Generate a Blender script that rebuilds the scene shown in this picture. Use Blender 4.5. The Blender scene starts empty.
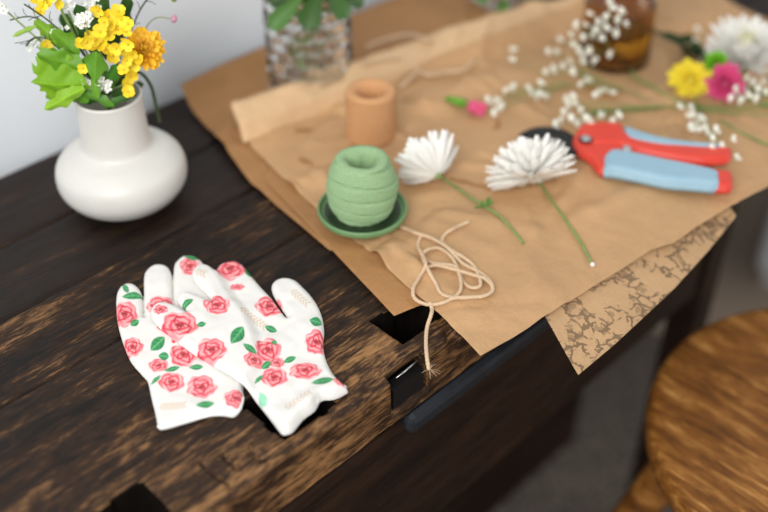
import bpy, bmesh, math, random
import numpy as np
from mathutils import Vector, Matrix, noise as mn
random.seed(7); rng = np.random.default_rng(7)
sc = bpy.context.scene; COL = sc.collection
PI = math.pi
# ------------------------------------------------------------------ camera
F_PX = 1067.0; PITCH = math.radians(39); CAM = np.array([0, 0, 1.4])
cd = bpy.data.cameras.new('camera'); cam = bpy.data.objects.new('camera', cd); COL.objects.link(cam)
cam.location = CAM; cam.rotation_euler = (math.radians(90) - PITCH, 0, -PI / 4)
cd.sensor_width = 36; cd.lens = F_PX / 768 * 36; cd.clip_start = .02
cd.dof.use_dof = True; cd.dof.focus_distance = .868; cd.dof.aperture_fstop = 1.95
sc.camera = cam
# ------------------------------------------------------------------ light
w = bpy.data.worlds.new('world'); sc.world = w; w.use_nodes = True
w.node_tree.nodes['Background'].inputs[0].default_value = (.93, .96, 1, 1)
w.node_tree.nodes['Background'].inputs[1].default_value = .37
def area(name, loc, target, size, power, col):
    l = bpy.data.lights.new(name, 'AREA'); l.shape = 'RECTANGLE'; l.size, l.size_y = size; l.energy = power; l.color = col
    o = bpy.data.objects.new(name, l); COL.objects.link(o); o.location = loc
    o.rotation_euler = (Vector(target) - Vector(loc)).to_track_quat('-Z', 'Y').to_euler(); return o
area('window_daylight', (-.75, -.15, 1.85), (.35, .62, .85), (1.0, 1.0), 19, (1, .992, .975))
area('room_fill', (2.4, -1.6, 2.6), (.8, .3, .7), (1.6, 1.6), 14, (1, .97, .93))  # added fill from the right, lifts the wall and the right side
sc.view_settings.view_transform = 'Standard'; sc.view_settings.look = 'None'
sc.view_settings.exposure = .55; sc.view_settings.gamma = 1; sc.view_settings.use_curve_mapping = False
# ------------------------------------------------------------------ helpers
_c, _s = math.cos(PITCH), math.sin(PITCH); q_ = math.sqrt(.5)
RT = np.array([q_, -q_, 0]); FW = np.array([q_ * _c, q_ * _c, -_s]); UP = np.array([q_ * _s, q_ * _s, _c]); HD = np.array([q_, q_, 0])
def ray(px, py): return FW + (px - 384) / F_PX * RT + (256 - py) / F_PX * UP
def P(px, py, z=.8):
    d = ray(px, py); return CAM + d * ((z - CAM[2]) / d[2])
def Q(px, py, o, dd=0):      # a point on the upright plane through o that is square to the room's view axis, dd nearer
    d = ray(px, py); t = ((np.array(o) - CAM) @ HD - dd) / (d @ HD); return CAM + d * t
def tag(o, label, cat, group=None, kind=None):
    o['label'] = label; o['category'] = cat
    if group: o['group'] = group
    if kind: o['kind'] = kind
    return o
def empty(name, loc):
    o = bpy.data.objects.new(name, None); o.empty_display_size = .01; COL.objects.link(o); o.location = loc; return o
def mesh(name, V, Fc, mat, parent=None, smooth=True, col=None):
    me = bpy.data.meshes.new(name); me.from_pydata([tuple(map(float, v)) for v in V], [], Fc)
    mats = mat if isinstance(mat, list) else [mat]
    for m in mats: me.materials.append(m)
    if smooth: me.polygons.foreach_set('use_smooth', [True] * len(me.polygons))
    if col is not None:
        a = me.color_attributes.new('Col', 'FLOAT_COLOR', 'POINT')
        c = np.ones((len(V), 4)); c[:, :3] = col; a.data.foreach_set('color', c.ravel())
    me.update()
    o = bpy.data.objects.new(name, me); COL.objects.link(o)
    if parent is not None:
        o.parent = parent; o.matrix_parent_inverse = Matrix.Translation(-Vector(parent.location)) if parent.parent is None else Matrix.Translation(-Vector(world_loc(parent)))
    return o
def world_loc(o):
    v = Vector((0, 0, 0))
    M = Matrix.Identity(4); chain = []
    while o is not None: chain.append(o); o = o.parent
    for c in reversed(chain): M = M @ (c.matrix_parent_inverse if c.parent else Matrix.Identity(4)) @ Matrix.Translation(c.location)
    return M.translation
class MB:
    def __init__(s): s.V = []; s.F = []; s.C = []
    def add(s, V, Fc, c=None):
        n = len(s.V); s.V += [tuple(v) for v in V]; s.F += [tuple(i + n for i in f) for f in Fc]
        if c is not None: s.C += [c] * len(V)
    def box(s, a, b, c=None):
        x0, y0, z0 = a; x1, y1, z1 = b
        s.add([(x0,y0,z0),(x1,y0,z0),(x1,y1,z0),(x0,y1,z0),(x0,y0,z1),(x1,y0,z1),(x1,y1,z1),(x0,y1,z1)],
              [(0,3,2,1),(4,5,6,7),(0,1,5,4),(1,2,6,5),(2,3,7,6),(3,0,4,7)], c)
    def tube(s, pts, rad, n=8, twist=0, lobes=0, c=None, closed=False):
        pts = [Vector(p) for p in pts]; m = len(pts)
        if isinstance(rad, (int, float)): rad = [rad] * m
        V = []; up = Vector((0, 0, 1)); L = 0
        for i, p in enumerate(pts):
            t = (pts[min(i + 1, m - 1)] - pts[max(i - 1, 0)]).normalized()
            if i: L += (p - pts[i - 1]).length
            a = up - t * up.dot(t)
            if a.length < 1e-4: a = Vector((1, 0, 0)) - t * t.x
            a.normalize(); up = a; b = t.cross(a)
            for k in range(n):
                th = 2 * PI * k / n
                r = rad[i] * (1 + (.28 * abs(math.cos(lobes / 2 * (th - twist * L))) - .14 if lobes else 0))
                V.append(p + (a * math.cos(th) + b * math.sin(th)) * r)
        Fc = [(i*n+k, i*n+(k+1) % n, (i+1)*n+(k+1) % n, (i+1)*n+k) for i in range(m-1) for k in range(n)]
        Fc += [tuple(reversed(range(n))), tuple((m-1)*n+k for k in range(n))]
        s.add(V, Fc, c)
    def ball(s, p, r, seg=8, rings=6, c=None, sc=(1, 1, 1), bump=0):
        V = [(p[0], p[1], p[2] - r * sc[2])]; Fc = []
        for i in range(1, rings):
            ph = PI * i / rings
            for k in range(seg):
                th = 2 * PI * k / seg; rr = r * (1 + bump * random.uniform(-1, 1))
                V.append((p[0] + rr*sc[0]*math.sin(ph)*math.cos(th), p[1] + rr*sc[1]*math.sin(ph)*math.sin(th), p[2] - rr*sc[2]*math.cos(ph)))
        V.append((p[0], p[1], p[2] + r * sc[2])); e = len(V) - 1
        for k in range(seg): Fc.append((0, 1+(k+1) % seg, 1+k)); Fc.append((e, 1+(rings-2)*seg+k, 1+(rings-2)*seg+(k+1) % seg))
        for i in range(rings-2):
            for k in range(seg): a = 1+i*seg; Fc.append((a+k, a+(k+1) % seg, a+seg+(k+1) % seg, a+seg+k))
        s.add(V, Fc, c)
    def lathe(s, prof, o, n=96, fn=None, c=None, closed=False):
        V = []
        for j, (r, z) in enumerate(prof):
            for k in range(n):
                th = 2*PI*k/n; rr = r + (fn(th, z, r, j) if fn else 0)
                V.append((o[0]+rr*math.cos(th), o[1]+rr*math.sin(th), o[2]+z))
        m = len(prof)
        Fc = [(i*n+k, i*n+(k+1) % n, ((i+1) % m)*n+(k+1) % n, ((i+1) % m)*n+k) for i in range(m if closed else m-1) for k in range(n)]
        if not closed:
            if prof[0][0] > 1e-6: Fc.append(tuple(reversed(range(n))))
            if prof[-1][0] > 1e-6: Fc.append(tuple((m-1)*n+k for k in range(n)))
        s.add(V, Fc, c)
    def petal(s, p, d, nrm, L, wd, curl=.3, cup=.25, rows=5, c=None, tip=.35, base=.35):
        p = Vector(p); d = Vector(d).normalized(); nrm = Vector(nrm); nrm = (nrm - d*nrm.dot(d))
        if nrm.length < 1e-5: nrm = Vector((0, 0, 1)) - d * d.z
        nrm.normalize(); sd = d.cross(nrm)
        V = []
        for i in range(rows + 1):
            t = i / rows; ang = curl * t
            cen = p + (d * math.cos(ang * .6) + nrm * math.sin(ang * .6)) * (L * t)
            ww = wd * (base + (1 - base) * math.sin(min(t * 1.25, 1) * PI / 2)) * (1 if t < .75 else (1 - (1 - tip) * ((t - .75) / .25) ** 1.6))
            for k in (-1, -.5, 0, .5, 1): V.append(cen + sd * (k * ww / 2) + nrm * (abs(k) ** 2 * ww * cup))
        Fc = [(i*5+k, i*5+k+1, (i+1)*5+k+1, (i+1)*5+k) for i in range(rows) for k in range(4)]
        s.add(V, Fc, c)
    def build(s, name, mat, parent=None, smooth=True):
        return mesh(name, s.V, s.F, mat, parent, smooth, np.array(s.C) if s.C else None)
def spline(pts, n=8, closed=False):
    pts = [np.array(p, float) for p in pts]; out = []
    m = len(pts)
    for i in range(m - 1):
        p0 = pts[max(i-1, 0)]; p1 = pts[i]; p2 = pts[i+1]; p3 = pts[min(i+2, m-1)]
        for k in range(n):
            t = k / n
            out.append(.5*((2*p1)+(-p0+p2)*t+(2*p0-5*p1+4*p2-p3)*t*t+(-p0+3*p1-3*p2+p3)*t**3))
    out.append(pts[-1]); return out
def closed_spline(poly, n=4):
    pts = [np.array(p, float) for p in poly]; m = len(pts); out = []
    for i in range(m):
        p0, p1, p2, p3 = pts[i-1], pts[i], pts[(i+1) % m], pts[(i+2) % m]
        for k in range(n):
            t = k / n
            out.append(.5*((2*p1)+(-p0+p2)*t+(2*p0-5*p1+4*p2-p3)*t*t+(-p0+3*p1-3*p2+p3)*t**3))
    return np.array(out)
def sdf(pts, poly):
    x, y = pts[:, 0], pts[:, 1]; d2 = np.full(len(pts), 1e9); ins = np.zeros(len(pts), bool)
    near = np.zeros((len(pts), 2)); m = len(poly)
    for i in range(m):
        a = poly[i]; b = poly[(i+1) % m]; e = b - a; L = e @ e + 1e-18
        t = np.clip(((x-a[0])*e[0] + (y-a[1])*e[1]) / L, 0, 1)
        nx = a[0]+t*e[0]; ny = a[1]+t*e[1]; dd = (x-nx)**2 + (y-ny)**2
        k = dd < d2; d2 = np.where(k, dd, d2); near[k, 0] = nx[k]; near[k, 1] = ny[k]
        cond = ((a[1] > y) != (b[1] > y)) & (x < (b[0]-a[0])*(y-a[1])/(b[1]-a[1]+1e-18)+a[0])
        ins ^= cond
    return np.where(ins, -1, 1)*np.sqrt(d2), near
def patch(poly, cell):
    """grid that fills an outline, its rim moved onto the outline"""
    poly = np.array(poly)[:, :2]; lo = poly.min(0)-cell*2; hi = poly.max(0)+cell*2
    nx = int((hi[0]-lo[0])/cell)+1; ny = int((hi[1]-lo[1])/cell)+1
    X, Y = np.meshgrid(lo[0]+np.arange(nx)*cell, lo[1]+np.arange(ny)*cell)
    pts = np.c_[X.ravel(), Y.ravel()]; d, near = sdf(pts, poly)
    ins = (d < 0).reshape(ny, nx); quads = ins[:-1, :-1] | ins[1:, :-1] | ins[:-1, 1:] | ins[1:, 1:]
    pts[d > 0] = near[d > 0]; d = np.minimum(d, 0)
    jj, ii = np.nonzero(quads); a = jj*nx+ii
    Fq = np.c_[a, a+1, a+nx+1, a+nx]; used = np.unique(Fq); mp = np.full(nx*ny, -1); mp[used] = np.arange(len(used))
    return pts[used], -d[used], mp[Fq]
def slab(name, poly, cell, top, bottom, mat, parent=None, colfn=None):
    """solid between two height functions over an outline: top(pts, depth), bottom(pts, depth)"""
    p, dep, Fq = patch(poly, cell); n = len(p)
    zt = top(p, dep); zb = bottom(p, dep)
    V = np.r_[np.c_[p, zt], np.c_[p, zb]]
    E = {}
    for f in Fq:
        for a, b in ((f[0], f[1]), (f[1], f[2]), (f[2], f[3]), (f[3], f[0])): E[(a, b)] = 1
    side = [(int(b), int(a), int(a)+n, int(b)+n) for (a, b) in E if (b, a) not in E]
    Fc = [tuple(map(int, f)) for f in Fq] + [tuple(int(i)+n for i in f[::-1]) for f in Fq] + side
    col = None
    if colfn is not None: c = colfn(p); col = np.r_[c, c]
    return mesh(name, V, Fc, mat, parent, True, col)
def sm(a, b, x): t = np.clip((x-a)/(b-a), 0, 1); return t*t*(3-2*t)
def puff(dep, t, wd): u = np.clip(dep/wd, 0, 1); return t*np.sqrt(np.clip(1-(1-u)**2, 0, 1))
# ------------------------------------------------------------------ materials
def lin(c): return tuple(((v/255)/12.92 if v/255 <= .04045 else ((v/255+.055)/1.055)**2.4) for v in c)
class NT:
    def __init__(s, name, rough=.5, **kw):
        s.m = bpy.data.materials.new(name); s.m.use_nodes = True; s.t = s.m.node_tree; s.b = s.t.nodes['Principled BSDF']
        s.b.inputs['Roughness'].default_value = rough
        for k, v in kw.items(): s.b.inputs[k.replace('_', ' ')].default_value = v
    def n(s, typ, **kw):
        x = s.t.nodes.new(typ)
        for k, v in kw.items():
            if isinstance(v, bpy.types.NodeSocket): s.t.links.new(v, x.inputs[k])
            elif k in x.inputs.keys(): x.inputs[k].default_value = v
            else: setattr(x, k, v)
        return x
    def link(s, a, b): s.t.links.new(a, b)
    def coords(s, scale=(1, 1, 1), rot=(0, 0, 0)):
        g = s.n('ShaderNodeNewGeometry'); mp = s.n('ShaderNodeMapping', Vector=g.outputs['Position']); mp.inputs['Scale'].default_value = scale; mp.inputs['Rotation'].default_value = rot
        return mp.outputs[0]
    def noise(s, vec, scale, detail=6, rough=.6, dist=0):
        x = s.n('ShaderNodeTexNoise', Vector=vec); x.inputs['Scale'].default_value = scale; x.inputs['Detail'].default_value = detail; x.inputs['Roughness'].default_value = rough; x.inputs['Distortion'].default_value = dist
        return x.outputs['Fac']
    def ramp(s, fac, stops):
        r = s.n('ShaderNodeValToRGB', Fac=fac); e = r.color_ramp.elements
        while len(e) > 1: e.remove(e[-1])
        e[0].position = stops[0][0]; e[0].color = (*stops[0][1], 1)
        for p, c in stops[1:]: x = e.new(p); x.color = (*c, 1)
        return r.outputs[0]
    def mix(s, fac, a, b, mode='MIX'):
        x = s.n('ShaderNodeMix', data_type='RGBA', blend_type=mode)
        for i, v in ((0, fac), (6, a), (7, b)):
            if isinstance(v, bpy.types.NodeSocket): s.link(v, x.inputs[i])
            elif i == 0: x.inputs[0].default_value = v
            else: x.inputs[i].default_value = (*v, 1)
        return x.outputs[2]
    def math(s, op, a, b=0.0, clamp=False):
        x = s.n('ShaderNodeMath', operation=op, use_clamp=clamp)
        for i, v in ((0, a), (1, b)):
            if isinstance(v, bpy.types.NodeSocket): s.link(v, x.inputs[i])
            else: x.inputs[i].default_value = v
        return x.outputs[0]
    def col(s, c):
        if isinstance(c, bpy.types.NodeSocket): s.link(c, s.b.inputs['Base Color'])
        else: s.b.inputs['Base Color'].default_value = (*c, 1)
        return s
    def bump(s, h, st, dist=.001):
        x = s.n('ShaderNodeBump', Height=h); x.inputs['Strength'].default_value = st; x.inputs['Distance'].default_value = dist; s.link(x.outputs[0], s.b.inputs['Normal']); return s
def simple(name, rgb, rough=.6, var=.12, scale=60, bump=.2, dist=.0008, **kw):
    m = NT(name, rough, **kw); c = lin(rgb); f = m.noise(m.coords(), scale)
    m.col(m.ramp(f, [(.25, tuple(v*(1-var*1.5) for v in c)), (.75, tuple(min(1, v*(1+var)) for v in c))]))
    if bump: m.bump(f, bump, dist)
    return m.m
def attr_mat(name, rough=.7, sss=0, grain=0, scale=900, trans=0):
    m = NT(name, rough); a = m.n('ShaderNodeAttribute', attribute_name='Col'); m.col(a.outputs['Color'])
    if grain: m.bump(m.noise(m.coords(), scale, 3), grain, .0004)
    if trans:
        tr = m.n('ShaderNodeBsdfTranslucent'); m.link(a.outputs['Color'], tr.inputs[0]); mx = m.n('ShaderNodeMixShader'); mx.inputs[0].default_value = trans
        m.link(m.b.outputs[0], mx.inputs[1]); m.link(tr.outputs[0], mx.inputs[2]); m.link(mx.outputs[0], m.t.nodes['Material Output'].inputs[0])
    return m.m
def wood(name, dark, mid, light, sx=3, sy=40, rough=.45, lo=.38, hi=.68, spec=.5, worn=None, bump=.5, rot=0, mott=.4, fine=.22):
    m = NT(name, rough, Specular_IOR_Level=spec)
    sx_ = (sy, sx, sy) if rot else (sx, sy, sy); v = m.coords(sx_); f1 = m.noise(v, 1, 8, .7, .8); f2 = m.noise(m.coords((4, 1.6, 4) if rot else (1.6, 4, 4)), 8, 6, .65, .5)
    f3 = m.noise(m.coords(tuple(q*4.2 for q in sx_)), 1, 5, .75)
    f = m.math('ADD', m.math('MULTIPLY', f1, 1-mott), m.math('MULTIPLY', f2, mott))
    if worn is not None:
        g = m.n('ShaderNodeSeparateXYZ', Vector=m.n('ShaderNodeNewGeometry').outputs['Position'])
        k = m.n('ShaderNodeMapRange', Value=g.outputs[1]); k.inputs['From Min'].default_value = worn[0]; k.inputs['From Max'].default_value = worn[1]; k.inputs['To Min'].default_value = 1; k.inputs['To Max'].default_value = 0
        kk = m.math('MULTIPLY', k.outputs[0], worn[2])
        f = m.math('ADD', f, kk)
    f = m.math('ADD', f, m.math('MULTIPLY', m.math('SUBTRACT', f3, .5), fine))
    c = m.ramp(f, [(lo, dark), ((lo+hi)/2, mid), (hi, light)])
    m.col(c); m.link(m.n('ShaderNodeMapRange', Value=f1, **{}).outputs[0], m.b.inputs['Roughness'])
    mr = m.b.inputs['Roughness'].links[0].from_node; mr.inputs['To Min'].default_value = rough-.1; mr.inputs['To Max'].default_value = rough+.2
    m.bump(m.math('ADD', f1, m.math('MULTIPLY', f3, .5)), bump, .0015)
    return m.m
M = {}
M['bench'] = wood('weathered_bench_wood', (.0055,.003,.0019), (.036,.0155,.006), (.34,.17,.065), 14, 100, .48, .42, .72, worn=(.405,.53,.11), bump=1.0, spec=.25, mott=.46, fine=.55)
M['char'] = simple('charred_hole_wood', (15, 11, 8), .95, .3, 90, .3, Specular_IOR_Level=.05)  # near-black hole walls, the shade inside the holes put into the colour
M['tray'] = wood('dark_tray_wood', (.009,.0048,.003), (.023,.011,.006), (.13,.06,.026), 9, 62, .42, .44, .76, bump=.5, spec=.25, fine=.35)
M['apron'] = wood('dark_apron_wood', (.012,.0062,.004), (.030,.0145,.008), (.075,.036,.018), 4, 40, .6, .40, .72, spec=.15)
M['stool'] = wood('stool_wood', (.085,.028,.005), (.26,.098,.017), (.66,.34,.10), 12, 110, .45, .38, .68, bump=.35, spec=.3, rot=PI/2, mott=.35, fine=.40)
M['iron'] = simple('blackened_iron', (46, 50, 56), .5, .2, 60, .3, Metallic=.5)
M['wall'] = simple('white_wall_paint', (238, 242, 246), .8, .02, 8, .1)
M['floor'] = simple('pale_floor', (186, 166, 146), .6, .08, 3, .1)
def rugm():
    m = NT('dark_woven_rug', .95); v = m.coords((1, 1, 1)); wv = m.n('ShaderNodeTexVoronoi', Vector=v); wv.inputs['Scale'].default_value = 150
    m.col(m.ramp(wv.outputs['Distance'], [(.1, lin((140,128,116))), (.7, lin((70,62,56)))])); m.bump(wv.outputs['Distance'], .6, .003); return m.m
M['rug'] = rugm()
M['ceramic'] = simple('off_white_ceramic', (214, 211, 204), .42, .02, 40, .05)
def paperm(name, rgb, prnt=False):
    m = NT(name, .62, Specular_IOR_Level=.35); c = lin(rgb); f = m.noise(m.coords(), 9, 6, .6); g = m.noise(m.coords((1, 1, 1)), 350, 3)
    base = m.mix(.16, m.ramp(f, [(.3, tuple(v*.84 for v in c)), (.7, tuple(min(1, v*1.10) for v in c))]), m.ramp(g, [(.35, tuple(v*.7 for v in c)), (.65, c)]))
    if prnt:
        nz = m.n('ShaderNodeTexNoise', Vector=m.coords()); nz.inputs['Scale'].default_value = 45; nz.inputs['Detail'].default_value = 3
        vv = m.n('ShaderNodeVectorMath', operation='MULTIPLY_ADD'); m.link(nz.outputs['Color'], vv.inputs[0]); vv.inputs[1].default_value = (.03, .03, .03); m.link(m.coords(), vv.inputs[2])
        v1 = m.n('ShaderNodeTexVoronoi', Vector=vv.outputs[0], feature='DISTANCE_TO_EDGE'); v1.inputs['Scale'].default_value = 75
        v2 = m.n('ShaderNodeTexVoronoi', Vector=vv.outputs[0]); v2.inputs['Scale'].default_value = 110
        line = m.math('LESS_THAN', v1.outputs['Distance'], .085); bl = m.math('GREATER_THAN', m.noise(m.coords(), 38, 3, .6), .48)
        shade = m.math('MULTIPLY', m.math('LESS_THAN', v2.outputs['Distance'], .42), .55)
        k = m.math('MULTIPLY', m.math('MAXIMUM', line, shade), bl)
        base = m.mix(m.math('MULTIPLY', k, .62), base, lin((52, 40, 30)))
    m.col(base); m.bump(m.noise(m.coords(), 20, 8, .62), .8, .006)
    return m.m
M['kraft'] = paperm('kraft_paper', (196, 155, 111)); M['kraft_dark'] = paperm('brown_kraft_paper', (168, 122, 76)); M['printed'] = paperm('printed_kraft_paper', (194, 156, 114), True)
M['kraft_light'] = paperm('pale_kraft_paper', (214, 178, 136))  # paler kraft colour for the folded-over strip
M['glove'] = attr_mat('printed_cotton', .85, grain=.35, scale=1400)
M['hem'] = simple('white_cotton_hem', (240, 238, 234), .9, .03, 500, .5)
M['petal'] = attr_mat('petals', .6, trans=.12)
M['leafm'] = attr_mat('leaves', .5, trans=.2)
M['stem'] = simple('green_stem', (128, 150, 84), .5, .15, 100)
M['stem_dark'] = simple('dark_green_stem', (52, 72, 34), .5, .15, 100)
M['twine'] = simple('jute_twine', (214, 184, 150), .9, .18, 700, .7, .0006)
M['greentwine'] = simple('green_twine', (146, 176, 130), .85, .10, 500, .4)
M['greendish'] = simple('green_glazed_dish', (112, 148, 100), .4, .08, 60, .1)
M['darkgreen'] = simple('dark_green_shade', (44, 62, 40), .35, .1, 60, .1)
M['peach'] = simple('peach_cord', (205, 152, 104), .85, .08, 500, .4)
M['red'] = simple('red_plastic', (222, 66, 48), .38, .04, 50, .05)
M['blue'] = simple('pale_blue_rubber', (150, 184, 200), .5, .04, 50, .05)
M['steel'] = simple('brushed_steel', (205, 205, 205), .3, .05, 200, .1, Metallic=.9)
M['black'] = simple('black_coated_steel', (22, 22, 24), .4, .1, 80, .1, Metallic=.3)
M['white_paint'] = simple('white_paint', (244, 246, 248), .5, .02, 20, .05)
def glass(name, col, rough=.02):
    return NT(name, rough, Base_Color=(*col, 1), Transmission_Weight=1.0, IOR=1.47).m
M['glass'] = glass('clear_glass', (.99, 1, .99)); M['amber'] = glass('amber_glass', (.66, .46, .24)); M['oil'] = glass('amber_liquid', (.85, .68, .16))
# ------------------------------------------------------------------ the setting
def struct(name, mb, m): o = mb.build(name, m, None, False); o['kind'] = 'structure'; return o
b = MB(); b.box((-3, -3, -.05), (4.5, 3.2, 0)); struct('floor', b, M['floor'])
b = MB(); b.box((-3, .905, 0), (4.5, .98, 2.6)); struct('wall_back', b, M['wall'])
b = MB(); b.box((.1, -1.2, .0005), (1.42, .84, .009)); tag(b.build('woven_rug', M['rug'], None, False), 'dark grey woven rug lying on the floor under the workbench and stool', 'rug')
# ------------------------------------------------------------------ workbench
bench = empty('workbench', (.8, .65, 0)); tag(bench, 'old dark weathered wooden workbench with square holes along its worn front edge', 'workbench')
HOLES = [(.456, .503, .434, .470), (.320, .372, .424, .474), (.178, .222, .428, .466)]
CUTS = [(P(223, 478)[0], .418, .450), (P(268, 463)[0], .418, .436), (P(241, 470)[0], .425, .447)]
def n3(x, y, z=0): return mn.noise(Vector((x, y, z)))
def plank(name, y0, y1, x0, x1, ztop, thick, cell, mat, front=False, holes=(), gap=.0, amp=.0009):
    xs = np.arange(x0, x1+cell/2, cell); prof = []
    r = .007
    if front:
        prof += [(y0, ztop-thick, 0, -1)] + [(y0, ztop-thick+t*(thick-r), -1, 0) for t in np.linspace(.0, 1, 18)]
        for a in np.linspace(0, PI/2, 6)[1:]: prof.append((y0+r-r*math.cos(a), ztop-r+r*math.sin(a), -math.cos(a), math.sin(a)))
        st = y0+r
    else:
        prof += [(y0, ztop-thick, 0, -1), (y0, ztop-.004, -1, 0), (y0+.001, ztop-.001, -.7, .7)]; st = y0+.003
    for yy in np.arange(st+cell, y1-.003, cell): prof.append((yy, ztop, 0, 1))
    prof += [(y1-.001, ztop-.001, .7, .7), (y1, ztop-.004, 1, 0), (y1, ztop-thick, 0, -1)]
    V = []
    for (y, z, ny, nz) in prof:
        for x in xs:
            d = 0
            if nz > -1:
                g = n3(x*9, y*70, 3); g2 = n3(x*30, y*160, 8); d = amp*(g*1.2 + g2*.7) - amp*2.2*max(0, n3(x*7, y*55, 20)-.28)*4
                if front:
                    e = max(0, 1-abs(y-y0)/.03)*max(0, 1-abs(z-ztop)/.03)
                    d += e*.004*(n3(x*28, z*30, 1)-.25) - e*.006*max(0, n3(x*60, y*60, 5)-.2)
            yy = y+ny*d; zz = z+nz*d
            for (hx0, hx1, hy0, hy1) in holes:
                jx = .0025*n3(y*60, 1, 2); jy = .0025*n3(x*60, 4, 2)
                if nz > .9 and hx0+jx < x < hx1+jx and hy0+jy < y < hy1+jy: zz -= thick-.004
            if front and nz > .9:
                for cx_, ya, yb in CUTS:
                    if abs(x-cx_+.1*(y-ya)) < .0012 and ya < y < yb: zz -= .0035
            if front and .420 < x < .462 and y < y0+.0075 and nz > -1 and z > ztop-thick+.008:
                if nz > .3: zz -= .016
                yy = max(yy, y0+.015)
            V.append((x, yy, zz))
    nx = len(xs); m = len(prof)
    Fc = [(i*nx+k, i*nx+k+1, (i+1)*nx+k+1, (i+1)*nx+k) for i in range(m-1) for k in range(nx-1)]
    Fc += [(k, (m-1)*nx+k, (m-1)*nx+k+1, k+1) for k in range(nx-1)]
    Fc += [tuple(i*nx for i in range(m)), tuple(i*nx+nx-1 for i in reversed(range(m)))]
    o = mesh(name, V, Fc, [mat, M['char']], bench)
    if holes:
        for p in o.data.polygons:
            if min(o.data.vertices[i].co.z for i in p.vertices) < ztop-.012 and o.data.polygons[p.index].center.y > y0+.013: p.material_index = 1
    return o
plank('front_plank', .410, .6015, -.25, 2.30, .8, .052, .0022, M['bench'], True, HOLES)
plank('middle_plank', .6028, .688, -.25, 2.30, .7992, .05, .003, M['bench'])
plank('tray_plank', .6915, .782, -.25, 2.30, .796, .03, .004, M['tray'], amp=.0005)
plank('tray_plank', .7828, .885, -.25, 2.30, .796, .03, .004, M['tray'], amp=.0005)
def bpart(name, a, c, mt):
    b = MB(); b.box(a, c); o = b.build(name, mt, bench, False)
    md = o.modifiers.new('bevel', 'BEVEL'); md.width = .003; md.segments = 2; return o
o = bpart('iron_rail', (.437, .404, .722), (1.04, .421, .744), M['iron']); o.modifiers[0].width = .007
bpart('apron', (.0, .425, .545), (.96, .45, .72), M['apron'])
bpart('back_panel', (.0, .85, .12), (2.28, .875, .765), M['apron'])
bpart('lower_rail', (.02, .63, .012), (1.09, .80, .13), M['apron'])
for lx in (-.03, .985, 2.22):
    bpart('leg', (lx, .428, .0095), (lx+.042, .468, .745), M['apron'])
    bpart('leg', (lx, .76, .0095), (lx+.075, .84, .745), M['apron'])
b = MB(); b.box((.423, .4125, .762), (.458, .4235, .7835)); o = b.build('iron_plate', M['black'], bench, False); o['label'] = 'dark iron plate set in the worn edge'; plate = o
b = MB(); b.tube([P(396, 378, .791), P(404, 372, .792), P(412, 365, .791), P(418, 360, .7905)], [.0004, .0008, .0008, .0004], 6); b.build('bright_edge', M['steel'], plate)
# ------------------------------------------------------------------ stool
SZ = .62; SC = (.803, .162); SR = .198
stool = empty('round_stool', (SC[0], SC[1], 0)); tag(stool, 'round brown wooden stool with scuffed seat beside the workbench', 'stool')
b = MB(); prof = [(0, -.034), (SR-.02, -.034), (SR-.006, -.031), (SR-.001, -.024), (SR, -.014), (SR-.001, -.006), (SR-.004, -.001), (SR-.009, .0003), (SR-.02, 0), (.1, -.0005), (.05, -.0005), (0, -.0005)]
b.lathe(prof, (*SC, SZ), 160); b.build('seat', M['stool'], stool)
for k in range(4):
    a = math.radians(114+90*k); dx, dy = math.cos(a), math.sin(a); b = MB(); pts = []; rr = []
    for t in np.linspace(0, 1, 14): pts.append((SC[0]+dx*(.14+.15*t), SC[1]+dy*(.14+.15*t), SZ-.03-(SZ-.0405)*t)); rr.append(.0185+.005*math.sin(PI*min(1, t*1.3))-.004*t)
    b.tube(pts, rr, 20); b.build('leg', M['stool'], stool)
for k in range(4):
    a = math.radians(114+90*k); c_ = math.radians(204+90*k); t = .62; r_ = .14+.15*t; b = MB()
    b.tube([(SC[0]+r_*math.cos(a), SC[1]+r_*math.sin(a), .59*(1-t)), (SC[0]+r_*math.cos(c_), SC[1]+r_*math.sin(c_), .59*(1-t))], .009, 12); b.build('stretcher', M['stool'], stool)
# ------------------------------------------------------------------ white furniture at the right
c0 = P(757, 287, 0); cab = empty('white_cabinet', tuple(c0+np.array([.2, -.1, 0]))); tag(cab, 'white painted cabinet standing on the floor at the far right', 'cabinet')
b = MB(); b.box((c0[0], c0[1]-.32, .03), (c0[0]+.4, c0[1]+.02, .62)); o = b.build('body', M['white_paint'], cab, False); md = o.modifiers.new('bevel', 'BEVEL'); md.width = .02; md.segments = 4
b = MB(); b.box((c0[0]+.02, c0[1]-.30, 0), (c0[0]+.38, c0[1], .035)); b.build('plinth', M['white_paint'], cab, False)
# ------------------------------------------------------------------ paper sheets
def creases(seed, n, amp, box):
    r = np.random.default_rng(seed); L = []
    for _ in range(n):
        a = r.uniform(0, PI); c = (r.uniform(box[0], box[1]), r.uniform(box[2], box[3])); L.append((a, c, r.uniform(-1, 1)*amp, r.uniform(.004, .016), r.uniform(.03, .12)))
    def fn(p):
        h = np.zeros(len(p))
        for a, c, s, wd, ln in L:
            u = (p[:, 0]-c[0])*math.cos(a)+(p[:, 1]-c[1])*math.sin(a); v = -(p[:, 0]-c[0])*math.sin(a)+(p[:, 1]-c[1])*math.cos(a)
            h += s*np.maximum(0, 1-np.abs(v)/wd)*np.exp(-(u/ln)**2)
        h += amp*.5*np.array([n3(x*14, y*14, seed) for x, y in p])
        return h
    return fn
def sheet(name, poly, zfn, mat, cell=.005, th=.0003):
    top = lambda p, d: zfn(p, d)+th; return slab(name, poly, cell, top, lambda p, d: zfn(p, d), mat)
def pp(L, z=.8): return [P(x, y, z)[:2] for x, y in L]
BX = (.5, 1.1, .35, .85)
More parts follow.
